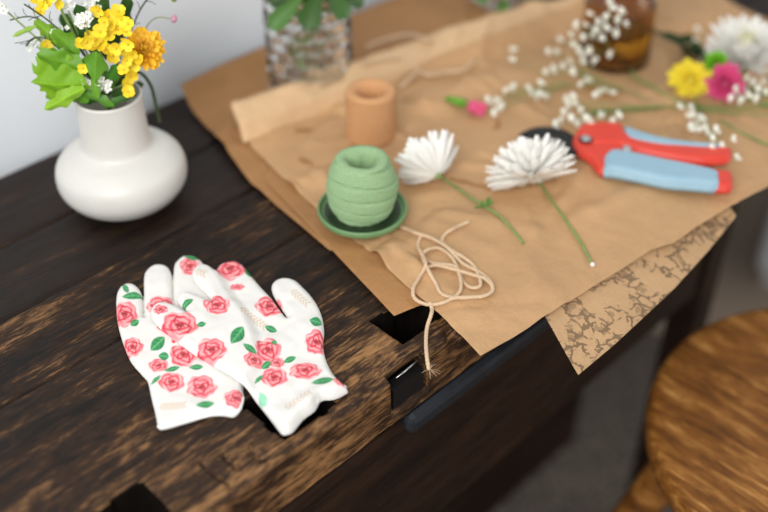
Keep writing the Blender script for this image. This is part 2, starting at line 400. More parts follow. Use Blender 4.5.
s1 = [np.array(v) for v in ((.558, .868),)]+pp([(216,137),(252,184),(285,212),(330,250)], .803)+[np.array(v) for v in ((.7, .5), (1.14, .44), (1.166, .507), (1.183, .6), (1.22, .878), (.9, .88))]
k1 = creases(1, 80, .008, BX)
def z1(p, d): return .8015+np.maximum(k1(p), -.0008)*.8+.0012 + .02*np.exp(-((p[:, 1]-.875)/.02)**2)*sm(.95, .6, p[:, 0])
tag(sheet('kraft_paper_sheet', s1, z1, M['kraft_dark'], .006), 'darker brown kraft paper sheet under the glass vase, reaching the wall', 'paper', 'brown paper sheets')
s2 = pp([(262, 180), (312, 232), (394, 320), (431, 305), (520, 250), (600, 170), (560, 110), (420, 110), (300, 130)])
k2 = creases(2, 20, .002, BX)
tag(sheet('kraft_paper_sheet', s2, lambda p, d: .8042+np.maximum(k2(p), -.0006), M['kraft_dark']), 'kraft paper sheet under the others, its corner pointing at a square bench hole', 'paper', 'brown paper sheets')
fl = [P(545, 318, .8), P(561, 345, .795), P(578, 377, .788), P(615, 346, .788), P(674, 290, .789), P(710, 249, .792), P(737, 213, .797), P(700, 170), P(600, 200)]
k3 = creases(3, 12, .001, BX)
def z3(p, d): return .8056+np.maximum(k3(p), -.0006)*.6 - .016*sm(0, .1, .405-p[:, 1])
tag(sheet('printed_paper_sheet', fl, z3, M['printed'], .004), 'brown paper with dark floral drawing, its corner hanging past the bench front', 'paper', 'brown paper sheets')
TL = [(232, 112), (300, 88), (370, 64), (434, 41), (485, 28), (535, 14), (576, 5), (640, -14)]
s4 = [P(x, y, .822) for x, y in TL]+[P(700, -8), P(713, 0), P(768, 27), P(830, 75), P(835, 145), P(768, 189), P(733, 208), P(696, 230), P(674, 246), P(651, 253), P(619, 274), P(579, 299), P(545, 321), P(512, 342), P(480, 361), P(457, 338), P(436, 317), P(405, 290), P(370, 257), P(340, 235), P(290, 190), P(250, 150), P(236, 128)]
ridge = np.array([P(x, y, .822)[:2] for x, y in TL])
def dline(p, L):
    d = np.full(len(p), 1e9)
    for a, c in zip(L[:-1], L[1:]):
        e = c-a; t = np.clip(((p-a)@e)/(e@e), 0, 1)[:, None]; d = np.minimum(d, np.linalg.norm(p-(a+t*e), axis=1))
    return d
k4 = creases(4, 170, .0085, BX)
def z4(p, d):
    r = dline(p, ridge); h = .8068+np.maximum(k4(p)+.0006, -.0008)*(.35+.65*sm(.36, .5, p[:, 1]))
    h += .0075*np.array([max(0, n3(x*7+3, y*9, 41)) for x, y in p])*sm(.56, .68, p[:, 0]+.3*(p[:, 1]-.5))*sm(.43, .5, p[:, 1])
    h += .011*sm(.036, .029, r) + .014*np.exp(-(r/.018)**2)
    h += .007*np.exp(-((r-.085)/.022)**2)*(p[:, 0] > .72)
    h -= .003*sm(0, .06, .41-p[:, 1])
    return h
tag(sheet('kraft_paper_sheet', s4, z4, M['kraft'], .004), 'large crumpled top sheet of kraft paper carrying the cut flowers and shears', 'paper', 'brown paper sheets')
lo_ = [(244,141),(283,124),(339,103),(390,84),(440,62),(490,46),(540,30),(590,12)]
ftop = s4x = [P(x-1, y-1, .826)[:2] for x, y in TL[:7]]+[P(x, y, .812)[:2] for x, y in reversed(lo_)]
TOPSHEET = bpy.data.objects[sorted(o.name for o in bpy.data.objects if o.name.startswith('kraft_paper_sheet'))[-1]]
fe = slab('folded_edge', ftop, .003, lambda p, d: z4(p, d)+.0012+puff(d, .0050, .012), lambda p, d: z4(p, d)+.0006, M['kraft_light'], TOPSHEET); fe['label'] = 'paler folded-over edge of the top sheet'
Z4 = lambda x, y: float(z4(np.array([[x, y]]), None)[0])+.0003
def on(px, py, up=0):       # a point lying on the top sheet
    z = .808
    for _ in range(4): p = P(px, py, z); z = Z4(p[0], p[1])+up
    return P(px, py, z)
# ------------------------------------------------------------------ gloves
G1 = [(158,426),(155,412),(151,396),(147.7,381),(143,375),(131,361),(124,345.5),(118.7,328),(116.4,314),(116.2,297),(119,288.5),(124,284.3),(130,283.3),(136,285.5),(140.5,291),(142.3,299),(143.3,315),(144.6,315),(144,298),(143.8,277),(147,269.5),(153,265.3),(160,264.3),(166.5,266),(170.5,271),(171.8,279),(172.4,302),(173.6,302),(173.4,282),(174,266),(177.5,260.3),(183,256.3),(190,255.4),(197,257.5),(203,263),(210,275),(225,300),(245,330),(252,360),(243.5,386),(244,396),(241,408),(234,415.5),(224,414.5),(213,414.6),(203,416.5),(194,419.5),(182,423),(170,426.5),(162,428)]
G2 = [(281,427.5),(272,416),(262,403.5),(253,393),(243,383),(229,373),(214,365),(198,355.5),(185,346.5),(170,335),(159,326),(152,317),(151,309),(156,303.5),(164,302),(175,305),(186,311.5),(187.5,310.5),(179,303),(177,297),(181,292.5),(188,292),(198,295.5),(210.5,300.5),(211.5,299),(205,291),(197,283.5),(192.3,276),(192.5,270),(197,265.5),(203,263.8),(209,265.5),(214.5,268.5),(215.5,267),(218.5,261),(226,257.5),(235,257),(243,261.5),(252,272.5),(262,284),(271,293.5),(278.5,303.5),(285.5,312.5),(286.8,311.5),(280.5,302),(274,291.5),(271,283),(273,277.5),(279.5,274),(287.5,273.6),(295.5,276.3),(302,282),(309.5,289.5),(317,300),(322,312),(324,326),(323,338),(324.5,350),(329,362),(336,373),(347,384),(345.5,387.5),(334,393),(321,394.5),(314.5,404.5),(303,413),(293,425),(287,428)]
def frame(c, ax, ay, z): o = P(*c, z)[:2]; return o, P(c[0]+ax[0], c[1]+ax[1], z)[:2]-o, P(c[0]+ay[0], c[1]+ay[1], z)[:2]-o
WHITE = np.array(lin((226, 223, 217))); 
def paint(p, z, roses, leaves, wheat):
    C = np.tile(WHITE, (len(p), 1)); x = p*1.0
    def mixc(m, c):
        nonlocal C
        C = C*(1-m[:, None])+np.array(c)*m[:, None] if np.ndim(c) == 1 else C*(1-m[:, None])+c*m[:, None]
    def uv(fr):
        o, e1, e2 = fr; return np.linalg.solve(np.c_[e1, e2], (p-o).T)
    for (c, dr, n) in wheat:
        L = math.hypot(*dr); t = (dr[0]/L, dr[1]/L); u, v = uv(frame(c, t, (-t[1], t[0]), z))
        for i in range(n):
            s = (i-(n-1)/2)*L/n*1.0
            for sg in (-1, 1):
                uu = u-s-abs(v)*.9; m = np.exp(-(uu/.9)**2)*((v*sg > 0) & (v*sg < 3.6)); mixc(np.clip(m*.85, 0, 1), lin((205, 176, 142)))
    for i, (c, rx, ry) in enumerate(roses):
        u, v = uv(frame(c, (rx, 0), (0, ry), z)); r = np.hypot(u, v); th = np.arctan2(v, u); ph = i*1.7
        rim = 1+.06*np.sin(5*th+ph)+.04*np.sin(9*th+2*ph)
        R = r/rim/1.07; inside = sm(1.06, .92, R)
        sw = np.sin(2*th*1.0+ph+R*16+.9*np.sin(3*th+ph))+.25         # rolled petals
        arc = sm(.1, .75, sw); edge = sm(.62, .95, R)
        pale = np.array(lin((240, 160, 162))); mid = np.array(lin((226, 84, 98))); dp = np.array(lin((196, 34, 58)))
        k = arc[:, None]; cc = pale*(1-k)+mid*k
        deep = np.clip(sm(.55, .95, np.sin(3*th-R*9+ph*2))*(.85-.2*edge), 0, 1)[:, None]; cc = cc*(1-deep)+dp*deep
        core = (sm(.36, .12, R)*.75)[:, None]; cc = cc*(1-core)+np.array(lin((190, 40, 54)))*core
        out = (sm(.55, .92, R)*sm(-.2, .5, np.sin(4*th+ph)))[:, None]*.7; cc = cc*(1-out)+np.array(lin((240, 130, 138)))*out
        gap = sm(.8, .98, np.sin(6*R+2.2*th+ph*3))*sm(.55, .8, R)*.55
        mixc(inside*(1-gap), cc)
        core2 = np.exp(-((u/.28)**2+(v/.12)**2))*.7; mixc(core2, lin((120, 40, 40)))
    for (c, L, a, ww, li) in leaves:
        a = math.radians(a); t = (math.cos(a)*L, math.sin(a)*L); n_ = (-math.sin(a)*ww, math.cos(a)*ww)
        u, v = uv(frame(c, t, n_, z)); e = np.abs(v)-(1-u*u)*(1+.15*u); m = sm(.12, -.1, e)*(np.abs(u) < 1.05)
        vein = np.clip(np.exp(-(v/.12)**2)*.6+sm(.7, 1, np.sin(u*13+np.abs(v)*5))*.3, 0, 1)[:, None]
        g0 = np.array(lin((44, 138, 78))); g1 = np.array(lin((132, 200, 150)))
        if li: g0 = np.array(lin((150, 212, 180)))
        dk = (sm(.2, 1, v))[:, None]*.45
        mixc(m, (g0*(1-vein)+g1*vein)*(1-dk*.6))
    return C
R1 = [((125,316),12,12),((133,349),10,9),((190,268),9,9),((161,308),13,10),((178,326),19,12),((184,357),13,11),((159,367),9,6.5),((172,384),12,9),((202,389),14,10.5),((236,402),11,8),((174,344),2,2)]
L1 = [((133,298),11,-3,3.6,0),((126,290),6,60,2.6,0),((158,346),9.5,-42,6,0),((164,358),5.5,10,4,0),((172.5,371),8,-14,2.6,0),((196.5,370),7.2,0,2.8,0),((156,382),7,-42,2,0),((205.5,408),9.5,-8,3.6,0),((135,325),5,-30,3.4,0),((192,258),9,8,4,0),((172,309),5,20,3,0)]
W1 = [((172,409),(26,-2),8)]
R2 = [((230,266),15,11),((237,285),7,3),((217,307),12.5,8.5),((269,304),13,9.5),((212,352),14,11),((268,348),12,11),((254,361),9,7),((274,375),12.5,9.5),((305,369),15,8),((316,340),10.5,11),((341,381),7,5),((180,327),17,12),((277,360),7,5),((308,281),4,3.5),((161,312),7,4.5)]
L2 = [((187,305),7.5,-28,2.8,0),((201.5,327),5,-8,2.6,0),((237.5,338),10.5,-55,6.5,0),((270.5,326),7,24,3.2,0),((250,350.5),8,32,3.3,0),((289.5,357),7,-22,2.8,0),((266,363),6,-35,3.2,0),((258.5,377),6,-45,2,0),((262.5,397),7.5,65,4,1),((322.6,381),11.5,-6,4.2,0),((315.6,320),6.5,12,5,0),((248,269),6,62,3.4,0),((274,341),3,30,2.4,0)]
W2 = [((252,316),(24,15),8),((299,295),(16,14),6),((297,401),(26,-16),7),((200,275),(10,4),3)]
def gpoly(G, z): return closed_spline([P(x, y, z)[:2] for x, y in G], 3)
g1p = gpoly(G1, .803); g2p = gpoly(G2, .809)
def gn(p, s): return np.array([n3(x*45, y*45, s)+.5*n3(x*95, y*95, s+5) for x, y in p])
cf1 = np.array([P(158,427)[:2], P(244,400)[:2]]); cf2 = np.array([P(281,427)[:2], P(346,386)[:2]])
def g1top(p, d): return .8012+puff(d, .0042, .0055)+.0013*gn(p, 1)*np.clip(d/.006, 0, 1)+.0016*np.exp(-(dline(p, cf1)/.012)**2)*np.clip(d/.004, 0, 1)
def lift(p):
    d, _ = sdf(p, g1p); d = np.maximum(d, 0); return .0050*sm(.011, 0, d)
def g2bot(p, d): return .8014+lift(p)
def g2top(p, d): return g2bot(p, d)+.0004+puff(d, .0050, .006)+.0016*gn(p, 9)*np.clip(d/.006, 0, 1)+.004*np.exp(-(dline(p, cf2)/.012)**2)*np.clip(d/.004, 0, 1)
gl1 = slab('glove', g1p, .00075, g1top, lambda p, d: np.full(len(p), .8007), M['glove'], None, lambda p: paint(p, .803, R1, L1, W1))
gl1.name = 'garden_glove'; tag(gl1, 'white rose-print garden glove lying underneath, its fingers pointing up', 'glove')
gl2 = slab('garden_glove', g2p, .00075, g2top, g2bot, M['glove'], None, lambda p: paint(p, .809, R2, L2, W2))
tag(gl2, 'white rose-print garden glove lying on top of the other, thumb to the right', 'glove')
def hem(pts, z, parent, r):
    b = MB(); P3 = [P(x, y, z) for x, y in pts]; q = spline(P3, 8); b.tube(q, [r*(.5+.5*math.sin(PI*min(1, max(0, i/(len(q)-1)))))+.0004 for i in range(len(q))], 10)
    o = b.build('cuff_hem', M['hem'], parent); o['label'] = 'plain white rolled cuff hem'
hem([(158,426),(162,427.5),(170,425.5),(182,422),(194,418.5),(213,413.8),(224,413.5),(234,414),(240,408),(243,397)], .8026, gl1, .0016)
hem([(281,427),(287,427),(293,424),(303,412),(314,403.5),(321,393.8),(334,392),(345.5,386.5)], .8040, gl2, .0022)
# ------------------------------------------------------------------ white vase
VC = np.array([.4145, .7645, .7965])
def rounded(pts, n=8): return [tuple(v) for v in spline(pts, n)]
b = MB()
outer = rounded([(0,0),(.026,0),(.034,.0015),(.049,.009),(.0585,.021),(.0608,.033),(.0578,.045),(.048,.0545),(.038,.059),(.0332,.062),(.0312,.068),(.0303,.088),(.0301,.106),(.0304,.1135)], 6)
inner = rounded([(.0304,.1135),(.0294,.1148),(.0282,.1135),(.0277,.10),(.0277,.075),(.03,.062),(.047,.050),(.056,.034),(.047,.013),(.03,.005),(0,.004)], 5)
b.lathe(outer+inner[1:], VC, 96); v1 = b.build('ceramic_vase', M['ceramic'])
tag(v1, 'off-white ceramic vase with a squat round body and wide neck', 'vase')
VT = VC+np.array([0, 0, .112])
def V(px, py, dd=0): return Q(px, py, VC, dd)
def jit(c, a=.12): k = 1+random.uniform(-a, a); return tuple(min(1, v*k) for v in c)
def stem(parent, pts, r=.0009, mat='stem', name='stem'):
    b = MB(); b.tube(spline(pts, 7), r, 7); return b.build(name, M[mat], parent)
def flat_blossom(b, c, nrm, R, n, col, cen=None, wd=.9):
    nrm = Vector(nrm).normalized(); a = nrm.orthogonal().normalized(); bb = nrm.cross(a); ph = random.uniform(0, 6)
    for k in range(n):
        th = ph+2*PI*k/n; d = a*math.cos(th)+bb*math.sin(th)+nrm*.25
        b.petal(c, d, nrm, R, R*wd, .25, .12, 4, jit(col, .1), tip=.55, base=.3)
    if cen: b.ball(tuple(Vector(c)+nrm*R*.08), R*.22, 6, 5, cen)
TOCAM = Vector(CAM-VT).normalized()
YEL = lin((252, 222, 48)); YEL2 = lin((255, 206, 56)); WH = lin((246, 246, 242)); GR = lin((116, 168, 40)); 
# yellow spray
def yspray(pos, label, rad=(.005, .0075), dd=.02, root=(112, 96)):
    e = empty('yellow_flower_spray', tuple(VT)); tag(e, label, 'flower', 'yellow flowers in the white vase')
    b = MB()
    for (x, y) in pos:
        c = V(x, y, dd+random.uniform(-.008, .01)); nr = TOCAM+Vector([random.uniform(-.6, .6) for _ in range(3)])
        flat_blossom(b, c, nr, random.uniform(*rad), 4, jit(YEL, .08), lin((232, 196, 50)), 1.05)
    b.build('blossoms', M['petal'], e)
    m_ = pos[len(pos)//2]
    stem(e, [VT-np.array([0, 0, .07]), VT+np.array([0, 0, .0]), V(root[0], root[1]-6, dd*.4), V(m_[0], m_[1], dd-.006)], .0012)
    return e
yspray([(98,10),(108,16),(118,12),(122,20),(112,26),(104,22),(100,32),(96,40),(108,36),(118,30),(126,32),(128,24),(90,36),(92,46),(100,44)], 'yellow blossom spray at the upper middle of the white vase')
yspray([(128,44),(132,54),(122,50),(116,48),(126,60),(134,64),(140,60),(124,70),(130,76),(126,84),(132,72),(106,50),(112,56),(86,42),(80,44),(128,92),(132,88),(83,68)], 'yellow blossom spray drooping over the right rim of the white vase', dd=.03)
yspray([(36,2),(42,6),(46,2),(40,12),(58,4),(45,52),(46,46),(30,-6),(52,-4)], 'yellow blossom spray at the far left top of the white vase', (.0045, .006), .0, (100, 90))
# orange yellow mum
def mum(name, c, axis, R, n, col, spread=100, label='', cat='flower', group=None, wd=.14, calyx=True, col2=None, droop=0, bl='petals', mat='petal', inner=.35, ct=.35, heart=None):
    e = empty(name, tuple(map(float, c))); tag(e, label, cat, group)
    ax = Vector(axis).normalized(); a = ax.orthogonal().normalized(); bb = ax.cross(a); b = MB(); c = Vector(c)
    for k in range(n):
        t = (k+.5)/n; ang = math.radians(spread)*math.sqrt(t); th = k*2.39996
        d = ax*math.cos(ang)+(a*math.cos(th)+bb*math.sin(th))*math.sin(ang)
        d += Vector([random.uniform(-.13, .13) for _ in range(3)]); d.z -= droop*t
        L = R*(inner+(1-inner)*min(1, .35+t*1.1))*random.uniform(.8, 1.1)
        nr = ax*1.0+d*.01
        cc = jit(col, .05)
        if col2 and t < ct: cc = jit(col2, .06)
        b.petal(c+d*R*.05, d, nr, L, R*wd*random.uniform(.85, 1.15), .45, .35, 5, cc, tip=.45)
    b.build(bl, M[mat], e)
    if heart: b = MB(); b.ball(tuple(c+ax*R*.16), R*.27, 12, 8, heart, bump=.12); b.build('flower_centre', M['petal'], e)
    if calyx:
        b = MB(); b.ball(tuple(c-ax*R*.04), R*.085, 10, 8, None); b.build('calyx', M['stem'], e)
    return e
e = mum('orange_yellow_bloom', V(143, 50, .01), Vector(RT)*.35+TOCAM*.9+Vector((0, 0, .5)), .019, 90, YEL2, 105, 'full orange-yellow bloom at the right side of the white vase', group=None, wd=.3, col2=lin((255, 214, 80)))
stem(e, [VT-np.array([0, 0, .06]), VT, V(143, 50, .01)], .0014)
# white clusters
def wcluster(x, y, r, n, label, dd=.025, rr=.0035):
    e = empty('white_flower_cluster', tuple(map(float, V(x, y, dd)))); tag(e, label, 'flower', 'white flower clusters in the white vase'); b = MB()
    for _ in range(n):
        a, q = random.uniform(0, 6.28), random.uniform(0, 1)**.5
        flat_blossom(b, V(x+r*q*math.cos(a), y+r*q*math.sin(a)*.8, dd+random.uniform(-.004, .004)), TOCAM+Vector([random.uniform(-.5, .5) for _ in range(3)]), rr, 4, WH, lin((190, 200, 120)), .85)
    b.build('blossoms', M['petal'], e)
    stem(e, [VT-np.array([0, 0, .05]), VT, V((x+VTp[0])/2, (y+VTp[1])/2, dd*.5), V(x, y, dd-.003)], .0008); return e
VTp = (107, 100)
wcluster(84, 20, 9, 13, 'white cluster beside the yellow spray, high in the white vase')
wcluster(103, 85, 7, 13, 'small white cluster low over the front rim of the white vase', .034)
wcluster(88, 83, 5, 5, 'thin white cluster between leaf and rim of the white vase', .03)
wcluster(3, 8, 5, 8, 'white cluster farthest to the left in the bouquet', .0)
wcluster(36, 46, 12, 10, 'loose white blossoms left of the green leaves in the bouquet', -.01, .0025)
wcluster(47, 35, 11, 9, 'loose white blossoms above the large lobed leaf', -.01, .0025)
wcluster(92, 4, 9, 10, 'white blossoms between the yellow spray and the top edge', -.01, .003)
wcluster(58, 30, 9, 8, 'sparse white blossoms left of the high white cluster', .0, .0025)
wcluster(66, 5, 8, 10, 'white blossoms at the top edge of the bouquet', -.01, .003)
# lobed leaves
def leaf(name, outl, z_dd, col, label, root, cat='leaf', group=None, tilt=0, vein=True, parent=None):
    pts = [V(x, y, z_dd) for x, y in outl]; cen = sum(pts)/len(pts)
    e = parent or empty(name, tuple(map(float, cen)))
    if parent is None: tag(e, label, cat, group)
    base = V(*root, z_dd); tip = max(pts, key=lambda q: np.linalg.norm(q-base)); ax = (tip-base)/np.linalg.norm(tip-base)
    side = np.cross(ax, HD); side /= np.linalg.norm(side)
    poly = [((q-base)@ax, (q-base)@side) for q in pts]
    p, dep, Fq = patch(poly, .0012)
    L = np.linalg.norm(tip-base)
    h = -.35*np.abs(p[:, 1])+.0022*np.sin(p[:, 0]*260+np.abs(p[:, 1])*200)*np.clip(np.abs(p[:, 1])/.01, 0, 1) - tilt*(p[:, 0]**2)/L
    W = base+p[:, :1]*ax+p[:, 1:2]*side - h[:, None]*HD
    c = np.tile(np.array(col), (len(p), 1)); vv = np.exp(-(p[:, 1]/.0006)**2)*.5+np.exp(-((np.sin((p[:, 0]-np.abs(p[:, 1])*.9)*420))/.12)**2)*.22
    c = c*(1+vv[:, None]*.7); c = np.clip(c*(1+.15*rng.standard_normal((len(p), 1))*.15), 0, 1)
    mesh('blade', W, [tuple(map(int, f)) for f in Fq], M['leafm'], e, True, c)
    return e
LG = lin((128, 176, 34)); LG2 = lin((98, 152, 40))
def star(x0, y0, x1, y1, wd, lobes=3, depth=.35):
    """lobed outline from base (x0,y0) to tip (x1,y1)"""
    dx, dy = x1-x0, y1-y0; L = math.hypot(dx, dy); t = (dx/L, dy/L); n = (-t[1], t[0]); R_ = []; N = lobes*2
    for i in range(N+1):
        u = i/N; w_ = wd*math.sin(PI*min(1, (u*.85+.12)))*(1 if i % 2 else 1-depth); off = .06 if i % 2 else 0; R_.append((u+off, w_))
    out = [(x0+t[0]*L*u+n[0]*w_, y0+t[1]*L*u+n[1]*w_) for u, w_ in R_[:-1]]+[(x1, y1)]+[(x0+t[0]*L*u-n[0]*w_, y0+t[1]*L*u-n[1]*w_) for u, w_ in reversed(R_[:-1])]
    return out
leaf('lobed_leaf', [(84,78),(78,66),(66,58),(58,62),(50,55),(40,57),(34,54),(37,63),(30,66),(36,74),(26,72),(30,80),(36,82),(26,90),(38,92),(36,98),(44,98),(40,110),(52,106),(58,112),(64,104),(72,110),(76,102),(82,100),(80,92),(90,90)], .035, LG, 'largest lobed light green leaf hanging over the left of the white vase', (88, 84), group=None, tilt=.25)
leaf('lobed_leaf', [(95,84),(86,70),(81,62),(84,58),(90,54),(96,51),(101,56),(103,60),(106,66),(108,74),(104,72),(100,78)], .045, LG2, 'small pointed green leaf in front of the yellow blossoms', (94, 80))
leaf('lobed_leaf', star(78, 56, 52, 30, 12), .02, lin((110,160,40)), 'green leaf above the largest lobed leaf in the bouquet', (78, 56))
leaf('lobed_leaf', star(60, 46, 34, 20, 9), .0, lin((130,174,50)), 'green leaf at the upper left of the bouquet near the dark twigs', (60, 46))
leaf('lobed_leaf', star(106, 92, 116, 64, 8), .03, lin((70,130,36)), 'green leaf half hidden behind the drooping yellow blossoms', (106, 92))
leaf('lobed_leaf', star(36, 26, 12, 37, 3.5, 2), .0, lin((150,186,80)), 'narrow pale leaf pointing left out of the bouquet', (36, 26))
leaf('lobed_leaf', star(98, 98, 92, 78, 6), .04, lin((110,160,50)), 'small green leaf standing at the front rim of the white vase', (98, 98))
leaf('lobed_leaf', star(88, 102, 62, 84, 9), .03, lin((96,150,36)), 'green leaf under the largest leaf, touching the left rim', (88, 102))
leaf('lobed_leaf', star(86, 70, 36, 54, 13), .03, lin((104,156,34)), 'mid green lobed leaf lying over the top of the largest leaf', (86, 70))
leaf('lobed_leaf', star(84, 88, 44, 110, 10), .043, lin((146,192,52)), 'bright green leaf tip below the largest leaf in the bouquet', (84, 88))
leaf('lobed_leaf', star(114, 106, 82, 92, 6, 2), .036, lin((92,146,46)), 'green leaf lying across the left half of the vase mouth', (114, 106))
leaf('lobed_leaf', star(104, 107, 134, 94, 5, 2), .035, lin((60,108,36)), 'darker green leaf lying across the right half of the vase mouth', (104, 107))
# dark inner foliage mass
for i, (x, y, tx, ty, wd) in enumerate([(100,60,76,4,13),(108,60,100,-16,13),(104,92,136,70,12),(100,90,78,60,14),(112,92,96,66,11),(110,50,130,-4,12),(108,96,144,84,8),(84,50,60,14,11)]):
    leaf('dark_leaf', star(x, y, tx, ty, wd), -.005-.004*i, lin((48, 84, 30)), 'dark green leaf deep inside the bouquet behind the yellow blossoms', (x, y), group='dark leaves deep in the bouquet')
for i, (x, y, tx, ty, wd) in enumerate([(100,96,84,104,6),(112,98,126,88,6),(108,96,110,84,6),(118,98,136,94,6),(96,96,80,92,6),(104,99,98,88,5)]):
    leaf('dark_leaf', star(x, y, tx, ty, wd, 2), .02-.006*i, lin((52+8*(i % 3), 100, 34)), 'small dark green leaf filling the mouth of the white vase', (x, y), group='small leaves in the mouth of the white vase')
def twig(pts, label, dd=0, r=.0007, mat='stem_dark', side=True):
    e = empty('bare_twig', tuple(map(float, VT))); tag(e, label, 'twig')
    c = [VT-np.array([0, 0, .05]), VT]+[V(x, y, dd) for x, y in pts]; s_ = spline(c, 7); b = MB(); b.tube(s_, r, 6)
    if side:
        for k in range(len(s_)-4, 14, -2):
            q = s_[k]; d = Vector(s_[min(k+1, len(s_)-1)]-s_[k-1]).normalized(); a = d.orthogonal().normalized(); a.rotate(Matrix.Rotation(random.uniform(0, 6), 3, d))
            e2 = Vector(q)+(d*.6+a)*random.uniform(.006, .014); b.tube([Vector(q), (Vector(q)+e2)/2+d*.001, e2], [.0004, .0003, .0003], 5); 
    b.build('stem', M[mat], e); return e
twig([(80,50),(50,22),(24,4)], 'dark twig reaching up and left out of the bouquet', .005)
twig([(70,60),(48,40),(34,38),(26,46)], 'thin curled tendril at the left of the bouquet', .0)
twig([(66,44),(36,18),(10,20)], 'dark twig with side shoots near the left edge of the photo', -.005)
twig([(120,60),(140,10),(158,-12)], 'dark twig rising at the right behind the orange bloom', -.03)
twig([(118,60),(130,14),(120,-12)], 'dark green twig rising behind the yellow blossoms', -.03)
twig([(118,92),(136,72),(150,84),(156,106),(160,122)], 'dark green shoot arching down right of the vase neck', -.02, .0016, 'stem_dark', False)
e = twig([(125,70),(150,22),(172,19)], 'thin stem with a tiny pale pink bud right of the bouquet', -.03, .0005, 'stem', False)
b = MB(); b.ball(V(174, 19, -.03), .0032, 8, 6, lin((205, 150, 170)), bump=.15); b.build('bud', M['petal'], e)
b = MB(); b.ball(V(174,-1,-.03), .0028, 8, 6, lin((120, 160, 60)), bump=.1); b.build('bud', M['petal'], e)
# ------------------------------------------------------------------ twine ball on green dish, peach spool
TC = P(362.5, 213.5, .8115)
TC[2] = max(Z4(TC[0]+.03*math.cos(a), TC[1]+.03*math.sin(a)) for a in np.linspace(0, 6, 9))+.0003
TC[:2] = P(362.5, 212.5, TC[2]+.003)[:2]
b = MB(); b.lathe(rounded([(0,0),(.03,0),(.036,.001),(.0404,.004),(.0415,.0080),(.0408,.0100),(.0392,.0096),(.0380,.0068),(.034,.0048),(.0,.0046)], 5), TC, 96)
dish = b.build('green_saucer', M['greendish']); tag(dish, 'round green saucer under the ball of green twine', 'saucer')
b = MB(); b.lathe([(0,.0044),(.033,.0046),(.0352,.0062),(.0352,.0066),(.033,.0054),(0,.0054)], TC, 64); o = b.build('saucer_well_shade', M['darkgreen'], dish); o['label'] = 'dark green disc painting the shadow inside the saucer'  # added disc, its darker green paints the shadow in the dish
def twf(th, z, r, j):
    if r < .012: return 0
    t = z/.0545; band = math.floor((t*4.2+.35*math.sin(th+1.3))); sl = (-1)**int(band)*(.0035+.0015*(band % 3))
    g = (t*4.2+.35*math.sin(th+1.3))-band
    return .00045*math.sin((z+sl*math.sin(th+band))*2*PI/.0022)-.0024*math.exp(-(min(g, 1-g)/.09)**2)+.0006*math.sin(3*th+band*2)
prof = []
for t in np.linspace(0, 1, 90):
    z = .0545*t; prof.append((.0205+.0118*math.sin(PI*(t*.86+.08))**.75, z))
prof = [(0.0, 0), (.010, 0)]+prof+[(.0235,.0560),(.0205,.0570),(.0175,.0567),(.0150,.0555),(.0132,.050),(.0122,.036),(.012,.01),(0,.004)]
b = MB(); b.lathe(prof, TC+np.array([0, 0, .0054]), 160, twf)
tag(b.build('green_twine_ball', M['greentwine']), 'ball of pale green twine with a hollow centre on a green saucer', 'twine')
SPL = P(371, 136, .808); SPL[2] = Z4(SPL[0], SPL[1])-.0005
prof = [(0,0),(.022,0),(.0245,.0015),(.0252,.004)]+[(.0252, z) for z in np.linspace(.005, .050, 70)]+[(.0250,.0525),(.0240,.0548),(.0220,.0556),(.0185,.0552),(.0150,.0535),(.0125,.0495),(.0118,.04),(.0115,.004),(0,.002)]
b = MB(); b.lathe(prof, SPL, 128, lambda th, z, r, j: .00025*math.sin(z*2*PI/.0014+th) if .004 < z < .052 and r > .02 else 0)
tag(b.build('peach_cord_spool', M['peach']), 'peach coloured hollow spool of cord standing behind the green twine', 'spool')
# ------------------------------------------------------------------ jute twine
def jute(paths, label, name='jute_twine', r=.0013):
    e = tag(empty(name, tuple(map(float, paths[0][0]))), label, 'twine')
    for i, pth in enumerate(paths):
        s_ = spline(pth, 14); b = MB(); b.tube(s_, r, 10, 2*PI/.006, 2)
        if i == len(paths)-1 and label.startswith('loose'):
            q = Vector(s_[-1])
            for k in range(12): d = Vector((random.uniform(-1, 1), random.uniform(-1, .3), random.uniform(-.1, .6))).normalized(); b.tube([q, q+d*.005, q+d*.009+Vector((0, 0, -.002))], .00013, 4)
        b.build('strand', M['twine'], e)
def jp(L, hs=None):
    out = []
    for i, (x, y) in enumerate(L): out.append(on(380+x/2.844, 200+y/2.844, .0014+(hs[i % len(hs)] if hs else 0)))
    return out
A = jp([(58,76),(80,84),(105,95),(150,110),(195,138),(235,180),(290,210),(318,240),(308,268),(240,278),(180,270),(157,235),(135,195),(121,160),(135,142),(170,138),(205,165),(225,210),(228,258),(190,288),(140,298),(100,281),(95,250),(115,215),(130,180),(108,130),(118,100)], [0,.001,.0025,.001,.003])
B = jp([(252,62),(225,74),(205,84),(185,98),(178,120),(215,150),(240,165),(270,192),(286,240),(262,250),(236,232),(214,190),(150,180),(122,165)], [.001,0,.002])
C = jp([(122,196),(160,186),(205,196),(260,212),(300,225),(321,255),(292,274),(232,277),(196,282)], [.003,.002])
T = [on(430, 303, .002), on(432, 309, .0015)]+[P(431, 315, .8085), P(427, 328, .804), P(426, 343, .8024), P(427, 358, .8018), P(429, 370, .796)]
jute([A, B, C, T], 'loose tangle of natural jute twine, its frayed end over the bench edge', r=.00155)
jute([jpp for jpp in [[on(x, y, .0085) for x, y in L] for L in ([(366,48),(378,42),(395,37),(412,35),(428,40),(437,46),(446,52)], [(364,64),(378,60),(396,58),(408,62),(418,70),(430,75),(445,72),(462,70),(475,60)], [(418,70),(408,80),(400,88)])]], 'jute twine strands lying along the raised paper fold at the back', r=.0019)
